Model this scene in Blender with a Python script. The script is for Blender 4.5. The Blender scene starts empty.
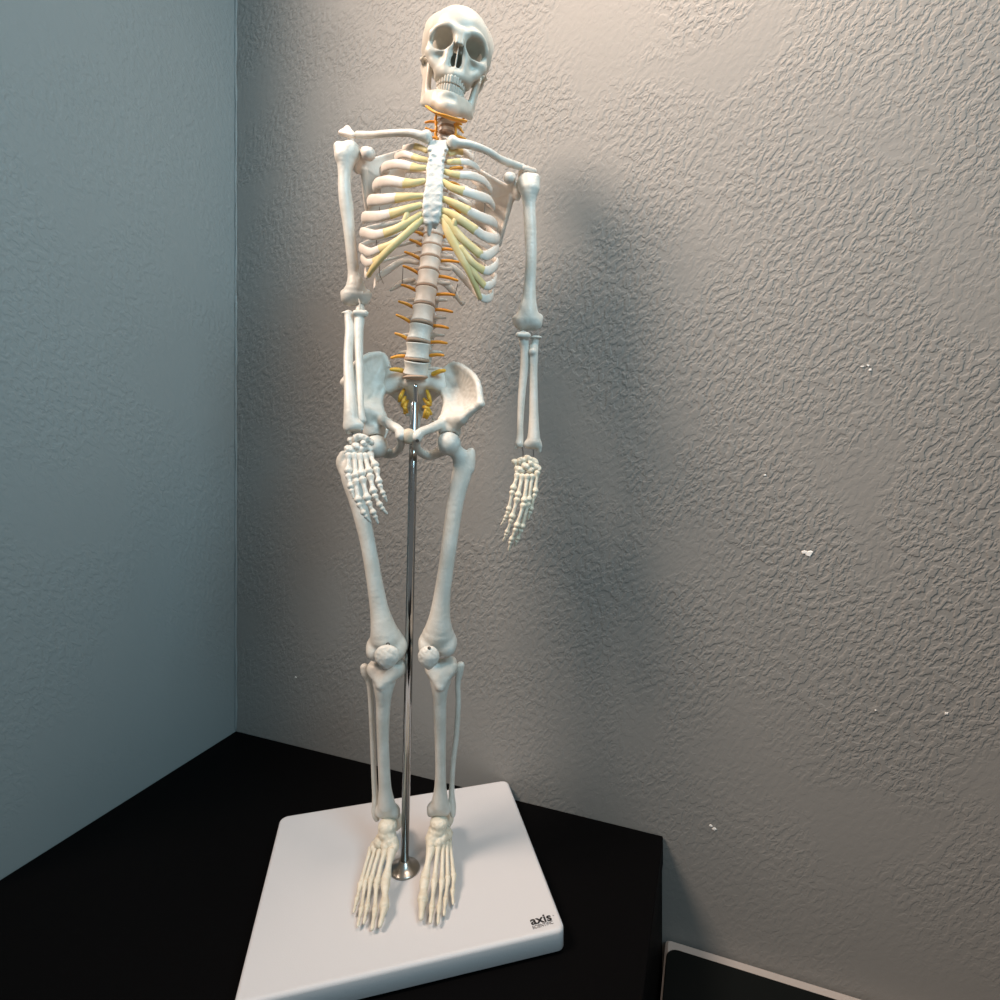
import bpy, math, random
import numpy as np
from mathutils import Vector, Matrix

random.seed(4)
C = bpy.context.scene.collection
F = 563.0            # focal length in pixels of the 1000 px frame
PX, PY = 500.0, 430.0
CAMZ = 1.200         # eye height
DESK = 0.4405        # desk top below the eye
BASE = 0.420         # stand top below the eye

def P(px, py, Y):    # a point at depth Y metres
    return np.array([(px-PX)/F*Y, Y, CAMZ-(py-PY)/F*Y])
def G(px, py, H):    # a point H metres below the eye
    return P(px, py, F*H/(py-PY))
def rr(r, Y=.54): return r*Y/F

# ------------------------------------------------------------------ materials
def mat(name, col, rough=.5, metal=0., bump=None, mottle=None, spec=.5, sss=0., coat=0.):
    m = bpy.data.materials.new(name); m.use_nodes = True
    nt = m.node_tree; b = nt.nodes['Principled BSDF']
    b.inputs['Base Color'].default_value = (*col, 1)
    b.inputs['Roughness'].default_value = rough
    b.inputs['Metallic'].default_value = metal
    b.inputs['Specular IOR Level'].default_value = spec
    if coat: b.inputs['Coat Weight'].default_value = coat
    if sss:
        b.inputs['Subsurface Weight'].default_value = sss
        b.inputs['Subsurface Scale'].default_value = .003
        b.inputs['Subsurface Radius'].default_value = (1, .7, .5)
    tc = nt.nodes.new('ShaderNodeTexCoord')
    if mottle:
        n = nt.nodes.new('ShaderNodeTexNoise'); n.inputs['Scale'].default_value = mottle[0]
        n.inputs['Detail'].default_value = 5
        r = nt.nodes.new('ShaderNodeValToRGB')
        r.color_ramp.elements[0].position = .35; r.color_ramp.elements[1].position = .65
        r.color_ramp.elements[0].color = (*mottle[1], 1); r.color_ramp.elements[1].color = (*col, 1)
        nt.links.new(tc.outputs['Object'], n.inputs['Vector'])
        nt.links.new(n.outputs['Fac'], r.inputs['Fac'])
        nt.links.new(r.outputs['Color'], b.inputs['Base Color'])
    if bump:
        n = nt.nodes.new('ShaderNodeTexNoise'); n.inputs['Scale'].default_value = bump[0]
        n.inputs['Detail'].default_value = 4
        u = nt.nodes.new('ShaderNodeBump'); u.inputs['Distance'].default_value = bump[1]
        u.inputs['Strength'].default_value = bump[2] if len(bump) > 2 else .6
        nt.links.new(tc.outputs['Object'], n.inputs['Vector'])
        nt.links.new(n.outputs['Fac'], u.inputs['Height'])
        nt.links.new(u.outputs['Normal'], b.inputs['Normal'])
    return m

BONE = mat('bone', (.71, .69, .64), .42, bump=(260, .0008, .55), mottle=(60, (.62, .59, .53)), sss=.0)
SKULLM = mat('skull_bone', (.62, .59, .52), .42, bump=(170, .0006, .4), mottle=(45, (.54, .50, .43)))
RIBM = mat('rib_bone', (.80, .74, .67), .45, bump=(200, .0006, .5), mottle=(50, (.70, .62, .55)))
FOOTM = mat('foot_bone', (.78, .72, .60), .45, bump=(330, .0008, .6), mottle=(90, (.70, .63, .50)))
CART = mat('cartilage', (.78, .62, .32), .45, bump=(200, .0006, .5), mottle=(60, (.68, .55, .24)))
DISC = mat('disc', (.40, .28, .20), .55)
NERVE = mat('nerve', (.80, .33, .03), .4)
GOLD = mat('sacral_nerve', (.72, .42, .05), .4)
ARTERY = mat('artery', (.70, .05, .03), .4)
STERN = mat('sternum_bone', (.70, .70, .67), .45, bump=(190, .0014, .7), mottle=(90, (.58, .58, .55)))
STEEL = mat('steel', (.42, .42, .42), .10, 1.0)
FLANGEM = mat('brushed_steel', (.42, .40, .37), .28, 1.0, bump=(400, .0002, .3))
DARKM = mat('dark_metal', (.10, .09, .08), .4, .8)
PLAST = mat('white_plastic', (.66, .66, .68), .42, bump=(900, .0004, .35))
INK = mat('ink', (.01, .01, .012), .5)
INKG = mat('ink_grey', (.08, .08, .085), .5)
BLACK = mat('black_laminate', (.0022, .0022, .0025), .6, bump=(600, .0002, .3), spec=.04)
BLACKC = mat('black_top', (.004, .0055, .0055), .55, spec=.12)
WHITEC = mat('white_rim', (.42, .39, .37), .45)
CHIP = mat('bare_plaster', (.9, .9, .88), .7)
TOOTHM = mat('tooth', (.66, .63, .56), .3)
FLOORM = mat('floor_vinyl', (.10, .09, .085), .6, bump=(40, .001))

def wall_mat(name, col, bumpk, ax):
    m = bpy.data.materials.new(name); m.use_nodes = True
    nt = m.node_tree; L = nt.links; N = nt.nodes; b = N['Principled BSDF']
    b.inputs['Roughness'].default_value = .62; b.inputs['Specular IOR Level'].default_value = .30
    tc = N.new('ShaderNodeTexCoord')
    def noise(scale, detail, dist, rough=.5, vec=None):
        n = N.new('ShaderNodeTexNoise'); n.inputs['Scale'].default_value = scale
        n.inputs['Detail'].default_value = detail; n.inputs['Distortion'].default_value = dist
        n.inputs['Roughness'].default_value = rough
        L.new(vec or tc.outputs['Object'], n.inputs['Vector']); return n.outputs['Fac']
    def ramp(src, a, c):
        r = N.new('ShaderNodeMapRange'); r.inputs['From Min'].default_value = a
        r.inputs['From Max'].default_value = c; r.interpolation_type = 'SMOOTHSTEP'
        L.new(src, r.inputs['Value']); return r.outputs['Result']
    def mth(op, a, c):
        n = N.new('ShaderNodeMath'); n.operation = op
        for k, v in enumerate((a, c)):
            if isinstance(v, (int, float)): n.inputs[k].default_value = v
            else: L.new(v, n.inputs[k])
        return n.outputs[0]
    # trowel strokes lean up to the right: stretch the pattern along that diagonal of the wall
    comb = N.new('ShaderNodeCombineXYZ')
    for k, (cu, cz, f) in enumerate(((.55, .83, .62), (-.83, .55, 1.0))):
        d = N.new('ShaderNodeVectorMath'); d.operation = 'DOT_PRODUCT'; L.new(tc.outputs['Object'], d.inputs[0])
        d.inputs[1].default_value = (ax[0]*cu*f, ax[1]*cu*f, cz*f); L.new(d.outputs['Value'], comb.inputs[k])
    strokes = ramp(noise(190, 2.5, .25, vec=comb.outputs[0]), .41, .59)
    fine = noise(420, 3, .3)
    patch = mth('ADD', mth('MULTIPLY', ramp(noise(7, 3, .4), .36, .56), .85), .15)
    sep = N.new('ShaderNodeSeparateXYZ'); L.new(tc.outputs['Object'], sep.inputs[0])
    zf = mth('ADD', mth('MULTIPLY', ramp(mth('ADD', sep.outputs['Z'], mth('MULTIPLY', noise(5, 2, 0), .35)), -.42, .03), .82), .18)
    patch = mth('MULTIPLY', patch, zf)
    h = mth('MULTIPLY', mth('ADD', mth('MULTIPLY', strokes, .8), mth('MULTIPLY', fine, .35)), patch)
    u = N.new('ShaderNodeBump'); u.inputs['Distance'].default_value = .0017; u.inputs['Strength'].default_value = bumpk
    L.new(h, u.inputs['Height']); L.new(u.outputs['Normal'], b.inputs['Normal'])
    mix = N.new('ShaderNodeMix'); mix.data_type = 'RGBA'
    mix.inputs['A'].default_value = (*[c*.93 for c in col], 1); mix.inputs['B'].default_value = (*[c*1.05 for c in col], 1)
    L.new(noise(4, 3, 0), mix.inputs['Factor']); L.new(mix.outputs['Result'], b.inputs['Base Color'])
    return m
WALLR = wall_mat('grey_textured_paint', (.262, .257, .246), .56, (.9353, -.3538))
WALLL = wall_mat('grey_paint_daylight_tint', (.238, .274, .282), .36, (-.3538, -.9353))  # same grey wall, with the cyan of the cool daylight mixed into its colour

# ------------------------------------------------------------------ object helpers
def thing(name, label, cat, loc):
    o = bpy.data.objects.new(name, None); C.objects.link(o)
    o.location = loc; o.empty_display_size = .05
    o['label'] = label; o['category'] = cat
    return o
def wloc(o):
    v = Vector((0, 0, 0))
    while o: v += o.location; o = o.parent
    return v
def link(name, verts, faces, m, parent=None, smooth=True, label=None):
    verts = np.asarray(verts, float)
    c = (verts.min(0)+verts.max(0))/2
    me = bpy.data.meshes.new(name)
    me.from_pydata((verts-c).tolist(), [], [list(map(int, f)) for f in faces]); me.update()
    if smooth: me.polygons.foreach_set('use_smooth', [True]*len(me.polygons))
    me.materials.append(m)
    o = bpy.data.objects.new(name, me); C.objects.link(o)
    o.location = Vector(c)
    if parent:
        o.location = Vector(c)-wloc(parent); o.parent = parent
    if label: o['label'] = label
    return o

# ------------------------------------------------------------------ signed-distance sculpting
def smin(a, b, k):
    if k <= 0: return np.minimum(a, b)
    h = np.clip(k-np.abs(a-b), 0, None)/k
    return np.minimum(a, b)-h*h*k*.25
class Sdf:
    def __init__(s): s.l = []
    def put(s, f, lo, hi, k, op): s.l.append((f, np.asarray(lo, float), np.asarray(hi, float), k, op)); return s
    def cone(s, a, b, ra, rb=None, k=0., op=1):
        a = np.asarray(a, float); b = np.asarray(b, float); rb = ra if rb is None else rb
        ab = b-a; L2 = max(ab@ab, 1e-12)
        def f(x, y, z):
            px, py, pz = x-a[0], y-a[1], z-a[2]
            t = np.clip((px*ab[0]+py*ab[1]+pz*ab[2])/L2, 0, 1)
            return np.sqrt((px-t*ab[0])**2+(py-t*ab[1])**2+(pz-t*ab[2])**2)-(ra+(rb-ra)*t)
        R = max(ra, rb)
        return s.put(f, np.minimum(a, b)-R, np.maximum(a, b)+R, k, op)
    def chain(s, pts, rad, k=0., op=1, flat=None):
        """one smooth limb through all points; flat squeezes the depth (y) of its section"""
        Q = np.column_stack([np.asarray([np.asarray(p, float) for p in pts]), np.asarray(rad, float)])
        if len(Q) > 2: Q = spline(Q, 4)
        def f(x, y, z):
            out = None
            for i in range(len(Q)-1):
                a, b = Q[i, :3], Q[i+1, :3]; ra, rb = Q[i, 3], Q[i+1, 3]; ab = b-a; L2 = max(ab@ab, 1e-12)
                px, py, pz = x-a[0], y-a[1], z-a[2]
                t = np.clip((px*ab[0]+py*ab[1]+pz*ab[2])/L2, 0, 1)
                d = np.sqrt((px-t*ab[0])**2+(py-t*ab[1])**2+(pz-t*ab[2])**2)-(ra+(rb-ra)*t)
                out = d if out is None else np.minimum(out, d)
            return out
        R = Q[:, 3].max()
        return s.put(f, Q[:, :3].min(0)-R, Q[:, :3].max(0)+R, k, op)
    def drum(s, c, ax, rx, ry, hh, waist=.1, rnd=.0009, k=0., op=1):
        c = np.asarray(c, float)
        def f(x, y, z):
            px, py, pz = x-c[0], y-c[1], z-c[2]
            t = px*ax[0]+py*ax[1]+pz*ax[2]
            qx, qy = px-t*ax[0], py-t*ax[1]
            rho = np.sqrt((qx/rx)**2+(qy/ry)**2)
            wv = 1-waist*np.clip(1-(t/hh)**2, 0, 1)
            d1 = (rho-wv)*min(rx, ry)+rnd; d2 = np.abs(t)-hh+rnd
            return np.minimum(np.maximum(d1, d2), 0)+np.sqrt(np.maximum(d1, 0)**2+np.maximum(d2, 0)**2)-rnd
        R = max(rx, ry, hh)*1.2
        return s.put(f, c-R, c+R, k, op)
    def ball(s, c, r, k=0., op=1): return s.cone(c, c, r, r, k, op)
    def ell(s, c, r, k=0., op=1, M=None):
        c = np.asarray(c, float); r = np.asarray(r, float)
        M = np.eye(3) if M is None else np.asarray(M, float)     # rows: local axes
        def f(x, y, z):
            p = (x-c[0], y-c[1], z-c[2])
            q = [(M[i][0]*p[0]+M[i][1]*p[1]+M[i][2]*p[2]) for i in range(3)]
            k0 = np.sqrt(sum((q[i]/r[i])**2 for i in range(3)))
            k1 = np.sqrt(sum((q[i]/r[i]**2)**2 for i in range(3)))+1e-9
            return k0*(k0-1)/k1
        R = r.max() if not np.allclose(M, np.eye(3)) else r
        return s.put(f, c-R, c+R, k, op)
    def tri(s, a, b, c, r, k=0., op=1):
        a, b, c = (np.asarray(v, float) for v in (a, b, c))
        ba, cb, ac = b-a, c-b, a-c; n = np.cross(ba, ac); nn = n@n+1e-18
        e1, e2, e3 = np.cross(ba, n), np.cross(cb, n), np.cross(ac, n)
        def f(x, y, z):
            p = np.stack([x+0*y+0*z, y+0*x+0*z, z+0*x+0*y], -1)
            pa, pb, pc = p-a, p-b, p-c
            ins = (np.sign(pa@e1)+np.sign(pb@e2)+np.sign(pc@e3)) >= 2.
            def seg(q, d):
                t = np.clip((q@d)/(d@d), 0, 1)[..., None]; return ((d*t-q)**2).sum(-1)
            de = np.minimum(np.minimum(seg(pa, ba), seg(pb, cb)), seg(pc, ac))
            return np.sqrt(np.where(ins, (pa@n)**2/nn, de))-r
        lo = np.minimum(np.minimum(a, b), c)-r; hi = np.maximum(np.maximum(a, b), c)+r
        return s.put(f, lo, hi, k, op)
    def box(s, c, r, e, k=0., op=1):
        c = np.asarray(c, float); r = np.asarray(r, float)
        def f(x, y, z):
            q = [np.abs(v-c[i])-r[i]+e for i, v in enumerate((x, y, z))]
            return np.sqrt(sum(np.maximum(v, 0)**2 for v in q))+np.minimum(np.maximum(q[0], np.maximum(q[1], q[2])), 0)-e
        return s.put(f, c-r, c+r, k, op)
    def mesh(s, h, wob=None):
        adds = [l for l in s.l if l[4] > 0]
        lo = np.min([l[1] for l in adds], 0)-3*h-.0*h; hi = np.max([l[2] for l in adds], 0)+3*h
        K = max(l[3] for l in adds); lo -= K*.3; hi += K*.3
        n = np.ceil((hi-lo)/h).astype(int)+1
        ax = [lo[i]+h*np.arange(n[i]) for i in range(3)]
        D = np.full(n, 50*h, np.float32)
        for f, a, b, k, op in s.l:
            i0 = np.clip(np.floor((a-k-2.5*h-lo)/h).astype(int), 0, n-1)
            i1 = np.clip(np.ceil((b+k+2.5*h-lo)/h).astype(int)+1, 1, n)
            if (i1 <= i0).any(): continue
            sl = tuple(slice(i0[j], i1[j]) for j in range(3))
            x = ax[0][sl[0]][:, None, None]; y = ax[1][sl[1]][None, :, None]; z = ax[2][sl[2]][None, None, :]
            d = f(x, y, z)
            D[sl] = smin(D[sl], d, k) if op > 0 else -smin(-D[sl], d, k)
        if wob:
            A, w = wob
            x = ax[0][:, None, None]; y = ax[1][None, :, None]; z = ax[2][None, None, :]
            D = D+A*(np.sin(x*w+1.3*np.sin(z*w*.7))*np.sin(y*w*1.1+.4)*np.sin(z*w*.9+np.sin(x*w*.6)*1.2)).astype(np.float32)
        return nets(D, lo, h)
def nets(D, lo, h):
    ins = D < 0
    sh = np.array(D.shape)-1
    cnt = np.zeros(sh, np.int8)
    cor = [(i, j, k) for i in (0, 1) for j in (0, 1) for k in (0, 1)]
    def cs(A, c): return A[c[0]:c[0]+sh[0], c[1]:c[1]+sh[1], c[2]:c[2]+sh[2]]
    for c in cor: cnt += cs(ins, c)
    act = (cnt > 0) & (cnt < 8)
    I = np.argwhere(act)
    acc = np.zeros((len(I), 3)); num = np.zeros(len(I))
    for c in cor:
        for a in range(3):
            if c[a]: continue
            e = list(c); e[a] = 1
            d0 = D[I[:, 0]+c[0], I[:, 1]+c[1], I[:, 2]+c[2]]; d1 = D[I[:, 0]+e[0], I[:, 1]+e[1], I[:, 2]+e[2]]
            m = (d0 < 0) != (d1 < 0)
            t = np.where(m, d0/np.where(m, d0-d1, 1), 0)
            p = np.tile(np.array(c, float), (len(I), 1)); p[:, a] = t
            acc += p*m[:, None]; num += m
    V = lo+h*(I+acc/num[:, None])
    idx = -np.ones(sh, int); idx[act] = np.arange(len(I))
    Q = []
    for a in range(3):
        b, c = (a+1) % 3, (a+2) % 3
        s0 = [slice(None)]*3; s1 = [slice(None)]*3; s0[a] = slice(0, -1); s1[a] = slice(1, None)
        A0, A1 = ins[tuple(s0)], ins[tuple(s1)]
        E = np.argwhere(A0 != A1)
        E = E[(E[:, b] > 0) & (E[:, c] > 0) & (E[:, b] < sh[b]) & (E[:, c] < sh[c])]
        fl = A0[E[:, 0], E[:, 1], E[:, 2]]
        q = []
        for ob, oc in ((-1, -1), (0, -1), (0, 0), (-1, 0)):
            X = E.copy(); X[:, b] += ob; X[:, c] += oc
            q.append(idx[X[:, 0], X[:, 1], X[:, 2]])
        q = np.stack(q, 1); q[~fl] = q[~fl][:, ::-1]
        Q.append(q)
    return V, np.concatenate(Q)
def relax(V, Q, it):
    e = np.concatenate([Q[:, [0, 1]], Q[:, [1, 2]], Q[:, [2, 3]], Q[:, [3, 0]]])
    n = len(V); cnt = np.bincount(e[:, 0], minlength=n)+np.bincount(e[:, 1], minlength=n)+1e-9
    for i in range(it):
        for lam in (.55, -.53):
            A = np.stack([np.bincount(e[:, 0], V[e[:, 1], k], n)+np.bincount(e[:, 1], V[e[:, 0], k], n) for k in range(3)], 1)/cnt[:, None]
            V = V+lam*(A-V)
    return V
def bone(name, sdf, m, parent, h=.0007, label=None, wob=None, sm=2):
    V, Q = sdf.mesh(h, wob); V = relax(V, Q, sm); return link(name, V, Q, m, parent, label=label)

# ------------------------------------------------------------------ swept bands
def spline(pts, n):
    p = np.asarray(pts, float); out = []
    e = np.vstack([2*p[0]-p[1], p, 2*p[-1]-p[-2]])
    for i in range(len(p)-1):
        p0, p1, p2, p3 = e[i:i+4]
        for t in np.linspace(0, 1, n, endpoint=False):
            out.append(.5*((2*p1)+(-p0+p2)*t+(2*p0-5*p1+4*p2-p3)*t*t+(-p0+3*p1-3*p2+p3)*t**3))
    out.append(p[-1]); return np.array(out)
def sweep(pts, w, t, up=(0, 0, 1), n=6, seg=12, jit=0.):
    """band: w = half height (along up), t = half thickness; per control point"""
    k = len(pts); q = spline(np.column_stack([np.asarray(pts, float), np.broadcast_to(w, k), np.broadcast_to(t, k)]), n)
    c, W, T = q[:, :3], q[:, 3], q[:, 4]
    if len(c) < 3: raise ValueError
    d = np.gradient(c, axis=0); d /= np.linalg.norm(d, axis=1)[:, None]
    up = np.asarray(up, float); V = []; Fc = []
    ring = [(math.cos(a), math.sin(a)) for a in np.linspace(0, 2*math.pi, seg, endpoint=False)]
    rows = []
    N = len(c)
    ends = {0: [(-.85, .35), (-.5, .75)], N-1: [(.5, .75), (.85, .35)]}
    for i in range(N):
        s = np.cross(d[i], up); s /= np.linalg.norm(s); u = np.cross(s, d[i])
        if i == 0:
            for o, f in ends[0]: rows.append((c[i]+d[i]*o*T[i], s, u, W[i]*f, T[i]*f))
        j = 1+jit*math.sin(i*2.1)*math.sin(i*.7)
        rows.append((c[i], s, u, W[i]*j, T[i]*j))
        if i == N-1:
            for o, f in ends[N-1]: rows.append((c[i]+d[i]*o*T[i], s, u, W[i]*f, T[i]*f))
    for cc, s, u, ww, tt in rows:
        for ca, sa in ring: V.append(cc+s*ca*tt+u*sa*ww)
    R = len(rows)
    for i in range(R-1):
        for j in range(seg):
            a = i*seg+j; b = i*seg+(j+1) % seg
            Fc.append((a, b, b+seg, a+seg))
    Fc.append(list(range(seg))[::-1]); Fc.append([(R-1)*seg+j for j in range(seg)])
    return np.array(V), Fc
def tube(pts, r, **k): return sweep(pts, r, r, **k)
def merge(parts):
    V = []; Q = []; o = 0
    for v, f in parts:
        V.append(np.asarray(v)); Q += [[int(a)+o for a in q] for q in f]; o += len(v)
    return np.vstack(V), Q
def lathe(prof, c, ax=(0, 0, 1), seg=40):
    ax = Vector(ax).normalized(); q = Vector((0, 0, 1)).rotation_difference(ax).to_matrix()
    V = []; Q = []
    for r, z in prof:
        for j in range(seg):
            a = 2*math.pi*j/seg; V.append(list(q @ Vector((r*math.cos(a), r*math.sin(a), z))+Vector(c)))
    for i in range(len(prof)-1):
        for j in range(seg):
            a = i*seg+j; b = i*seg+(j+1) % seg; Q.append((a, b, b+seg, a+seg))
    Q.append(list(range(seg))[::-1]); Q.append([(len(prof)-1)*seg+j for j in range(seg)])
    return np.array(V), Q

# ================================================================== ROOM
U = np.array([.9353, -.3538, 0]); NN = np.array([.3538, .9353, 0]); K0 = np.array([-.3877, .8267, 0])
def W(t, s, z): return K0+U*t+NN*s+np.array([0, 0, z])     # t along the right wall, s into it, z height
def slab(t0, t1, s0, s1, z0, z1):
    V = [W(t, s, z) for z in (z0, z1) for t, s in ((t0, s0), (t1, s0), (t1, s1), (t0, s1))]
    return V, [(0, 3, 2, 1), (4, 5, 6, 7), (0, 1, 5, 4), (1, 2, 6, 5), (2, 3, 7, 6), (3, 0, 4, 7)]
def bevel(o, w, n=3):
    b = o.modifiers.new('bevel', 'BEVEL'); b.width = w; b.segments = n; b.limit_method = 'ANGLE'
def struct(o): o['kind'] = 'structure'; return o
LEND = .312
wr = struct(link('wall_right', *slab(-1.60, 2.2, 0, .12, 0, 2.5), WALLR, smooth=False))
wl = struct(link('wall_left', *slab(-.12, 0, -LEND, -.0005, 0, 2.5), WALLL, smooth=False))
struct(link('floor', *slab(-1.6, 2.2, -2.2, .12, -.05, 0), FLOORM, smooth=False))
struct(link('wall_far_left', *slab(-1.72, -1.60, -2.2, .12, 0, 2.5), WALLL, smooth=False))
# caulk bead down the corner
zs = np.linspace(CAMZ-DESK+.001, 2.49, 110)
pts = [W(.0012+.0007*math.sin(z*61)*math.sin(z*23), -.0012, z) for z in zs]
v, f = tube(pts, [.0017+.0004*math.sin(z*97) for z in zs], up=(1, 0, 0), n=2, seg=8)
struct(link('trim_1', v, f, WALLL))
# chips of bare plaster where the paint flaked off the right wall
def chip(px, py, r, seed):
    a = (px-PX)/F
    t = (a*.8267+.3877)/(.9353+a*.3538); Y = .8267-.3538*t
    z = CAMZ-(py-PY)/F*Y
    rnd = random.Random(seed); n = 9; V = []
    rads = [r*(.55+.7*rnd.random()) for _ in range(n)]
    for d, k in ((.0, 1.), (-.0006, .8)):
        for j in range(n):
            g = 2*math.pi*j/n; V.append(W(t+rads[j]*k*math.cos(g)*1.15, -.0004+d, z+rads[j]*k*math.sin(g)*.8))
    Q = [tuple(range(n))[::-1], tuple(range(n, 2*n))]+[(j, (j+1) % n, n+(j+1) % n, n+j) for j in range(n)]
    o = link('paint_chip', V, Q, CHIP, wr, smooth=False); return o
for i, (x, y, r) in enumerate([(804, 552, 2.2), (809, 553.5, 3.2), (862, 366.5, 1.1), (868, 365.5, 1.2), (870, 369.5, 1.3), (711, 825.5, 1.3), (714, 828.5, 1.8),
                               (875.5, 710, .9), (946, 713, 1.4), (296, 677, 1.6), (765, 475, 1.0)]):
    chip(x, y, r*.00115, i)

# ================================================================== DESK and CABINET
DZ = CAMZ-DESK
TW = .6045
desk = thing('corner_desk', 'plain black desk pushed into the corner of the grey walls', 'desk', W(TW/2, -.29, 0))
DD = -.585
o = link('desktop', *slab(.002, TW, DD, -.002, DZ-.03, DZ), BLACK, desk, smooth=False); bevel(o, .0012)
o = link('side_panel', *slab(TW-.022, TW-.0008, DD+.01, -.004, 0.001, DZ-.0302), BLACK, desk, smooth=False); bevel(o, .001)
o = link('side_panel', *slab(.004, .026, DD+.01, -.004, 0.001, DZ-.0302), BLACK, desk, smooth=False); bevel(o, .001)
o = link('back_panel', *slab(.0262, TW-.0222, -.022, -.004, .25, DZ-.0302), BLACK, desk, smooth=False)

cab = thing('low_cabinet', 'low white cabinet with rounded black top panel, beside the black desk', 'cabinet', W(.95, -.2, 0))
CZ = CAMZ-.5485
def rrect(t0, t1, s0, s1, r, z, n=7):
    out = []
    for ct, cs, a0 in ((t1-r, s1-r, 0), (t0+r, s1-r, 90), (t0+r, s0+r, 180), (t1-r, s0+r, 270)):
        for k in range(n):
            a = math.radians(a0+90*k/(n-1)); out.append(W(ct+r*math.cos(a), cs+r*math.sin(a), z))
    return out
def prism(rings):
    n = len(rings[0]); V = [p for r in rings for p in r]
    Q = [tuple(range(n))[::-1], tuple(range((len(rings)-1)*n, len(rings)*n))]
    for i in range(len(rings)-1):
        for j in range(n): Q.append((i*n+j, i*n+(j+1) % n, (i+1)*n+(j+1) % n, (i+1)*n+j))
    return V, Q
T0, T1, S0, S1 = TW+.003, 1.30, -.42, -.003
o = link('cabinet_body', *prism([rrect(T0, T1, S0, S1, .004, .001), rrect(T0, T1, S0, S1, .004, CZ-.003), rrect(T0+.003, T1-.003, S0+.003, S1-.003, .003, CZ)]), WHITEC, cab, smooth=False)
link('top_panel', *prism([rrect(T0+.002, T1-.015, S0+.015, S1-.0125, .012, CZ+.0002), rrect(T0+.002, T1-.015, S0+.015, S1-.0125, .012, CZ+.001), rrect(T0+.003, T1-.016, S0+.016, S1-.0135, .011, CZ+.0016)]), BLACKC, cab, smooth=False)

# ================================================================== DISPLAY STAND
BZ = CAMZ-BASE
bc = np.array([-.093, .542, 0])
stand = thing('display_stand', 'white square plastic stand with chrome pole, standing on black desk', 'stand', (bc[0], bc[1], DZ))
c1, c2, c3 = G(280.5, 816, BASE), G(507.5, 779, BASE), G(565.8, 928.5, BASE)
c4 = G(232.5, 1006, BASE)
def bring(ins, r, z, n=8):
    wA, wB = .252, .206; out = []
    hx, hy = wA/2-ins, wB/2-ins
    for sx, sy, a0 in ((1, 1, 0), (-1, 1, 90), (-1, -1, 180), (1, -1, 270)):
        for k in range(n):
            a = math.radians(a0+90*k/(n-1))
            x = (sx*(hx-r)+r*math.cos(a))/wA+.5; y = .5-(sy*(hy-r)+r*math.sin(a))/wB
            p = (c1*(1-x)+c2*x)*(1-y)+(c4*(1-x)+c3*x)*y; out.append(np.array([p[0], p[1], z]))
    return out
th = BASE-DESK
rings = [bring(.0025, .006, DZ+.0006), bring(.0, .007, DZ+.003)]
for k in range(7):
    a = math.radians(90*k/6); q = .0034
    rings.append(bring(q*(1-math.cos(a)), .007, BZ-q+q*math.sin(a)))
link('base_plate', *prism(rings), PLAST, stand, smooth=True)
bp = [c for c in stand.children][0]
bp.data.polygons[1].use_smooth = False; bp.data.polygons[0].use_smooth = False
def text(body, size, off, mname, p0, p1, name, up, lab, sx=1.):
    cu = bpy.data.curves.new(name, 'FONT'); cu.body = body; cu.size = size; cu.offset = off; cu.extrude = .00012
    cu.space_character = 1.0
    ob = bpy.data.objects.new('tmp', cu); C.objects.link(ob)
    bpy.context.view_layer.update()
    me = bpy.data.meshes.new_from_object(ob.evaluated_get(bpy.context.evaluated_depsgraph_get()))
    bpy.data.objects.remove(ob)
    n = len(me.vertices); co = np.zeros(n*3); me.vertices.foreach_get('co', co); co = co.reshape(-1, 3)
    x0, x1 = co[:, 0].min(), co[:, 0].max()
    d = p1-p0; L = np.linalg.norm(d); d = d/L
    Vv = [p0+d*((c[0]-x0)/(x1-x0)*L)+up*c[1]+np.array([0, 0, c[2]+.0002]) for c in co]
    link(name, Vv, [list(p.vertices) for p in me.polygons], mname, stand, smooth=False, label=lab)
pA, pB = G(531.5, 925.2, BASE), G(552.3, 920.2, BASE)
dirn = (pB-pA)/np.linalg.norm(pB-pA); upv = np.array([-dirn[1], dirn[0], 0])
text('axis', .0108, .00020, INK, pA, pB, 'printed_lettering', upv, 'bold black lettering axis')
pA2, pB2 = G(533.0, 929.4, BASE), G(553.5, 923.7, BASE)
text('SCIENTIFIC', .0042, .0, INKG, pA2, pB2, 'small_lettering', upv, 'small grey lettering SCIENTIFIC')
text('TM', .0011, .0, INKG, G(552.9, 916.2, BASE), G(554.0, 915.9, BASE), 'trademark_sign', upv, 'tiny trademark letters')
pb = G(404.5, 869, BASE); pt = P(414.2, 402, .5405); pt2 = P(415.6, 386, .5430)
pax = (pt-pb)/np.linalg.norm(pt-pb)
link('flange', *lathe([(.0142, .0002), (.0144, .0012), (.0135, .0022), (.010, .0036), (.0062, .0068), (.0052, .0085), (.0046, .009)], pb), FLANGEM, stand)
L = np.linalg.norm(pt-pb)
link('pole', *lathe([(.0039, .004), (.0039, L-.0006), (.0033, L)], pb, pax), STEEL, stand)
pr = P(416.0, 410, .5425)
link('pole_tip', *tube([pr, (pr+pt2)/2, pt2], .0024, up=(1, 0, 0), seg=20), STEEL, stand)

# ================================================================== SKELETON
sk = thing('anatomical_skeleton', 'small white plastic human skeleton model hanging on the chrome pole of the stand', 'skeleton', (bc[0], bc[1], BZ))

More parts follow.
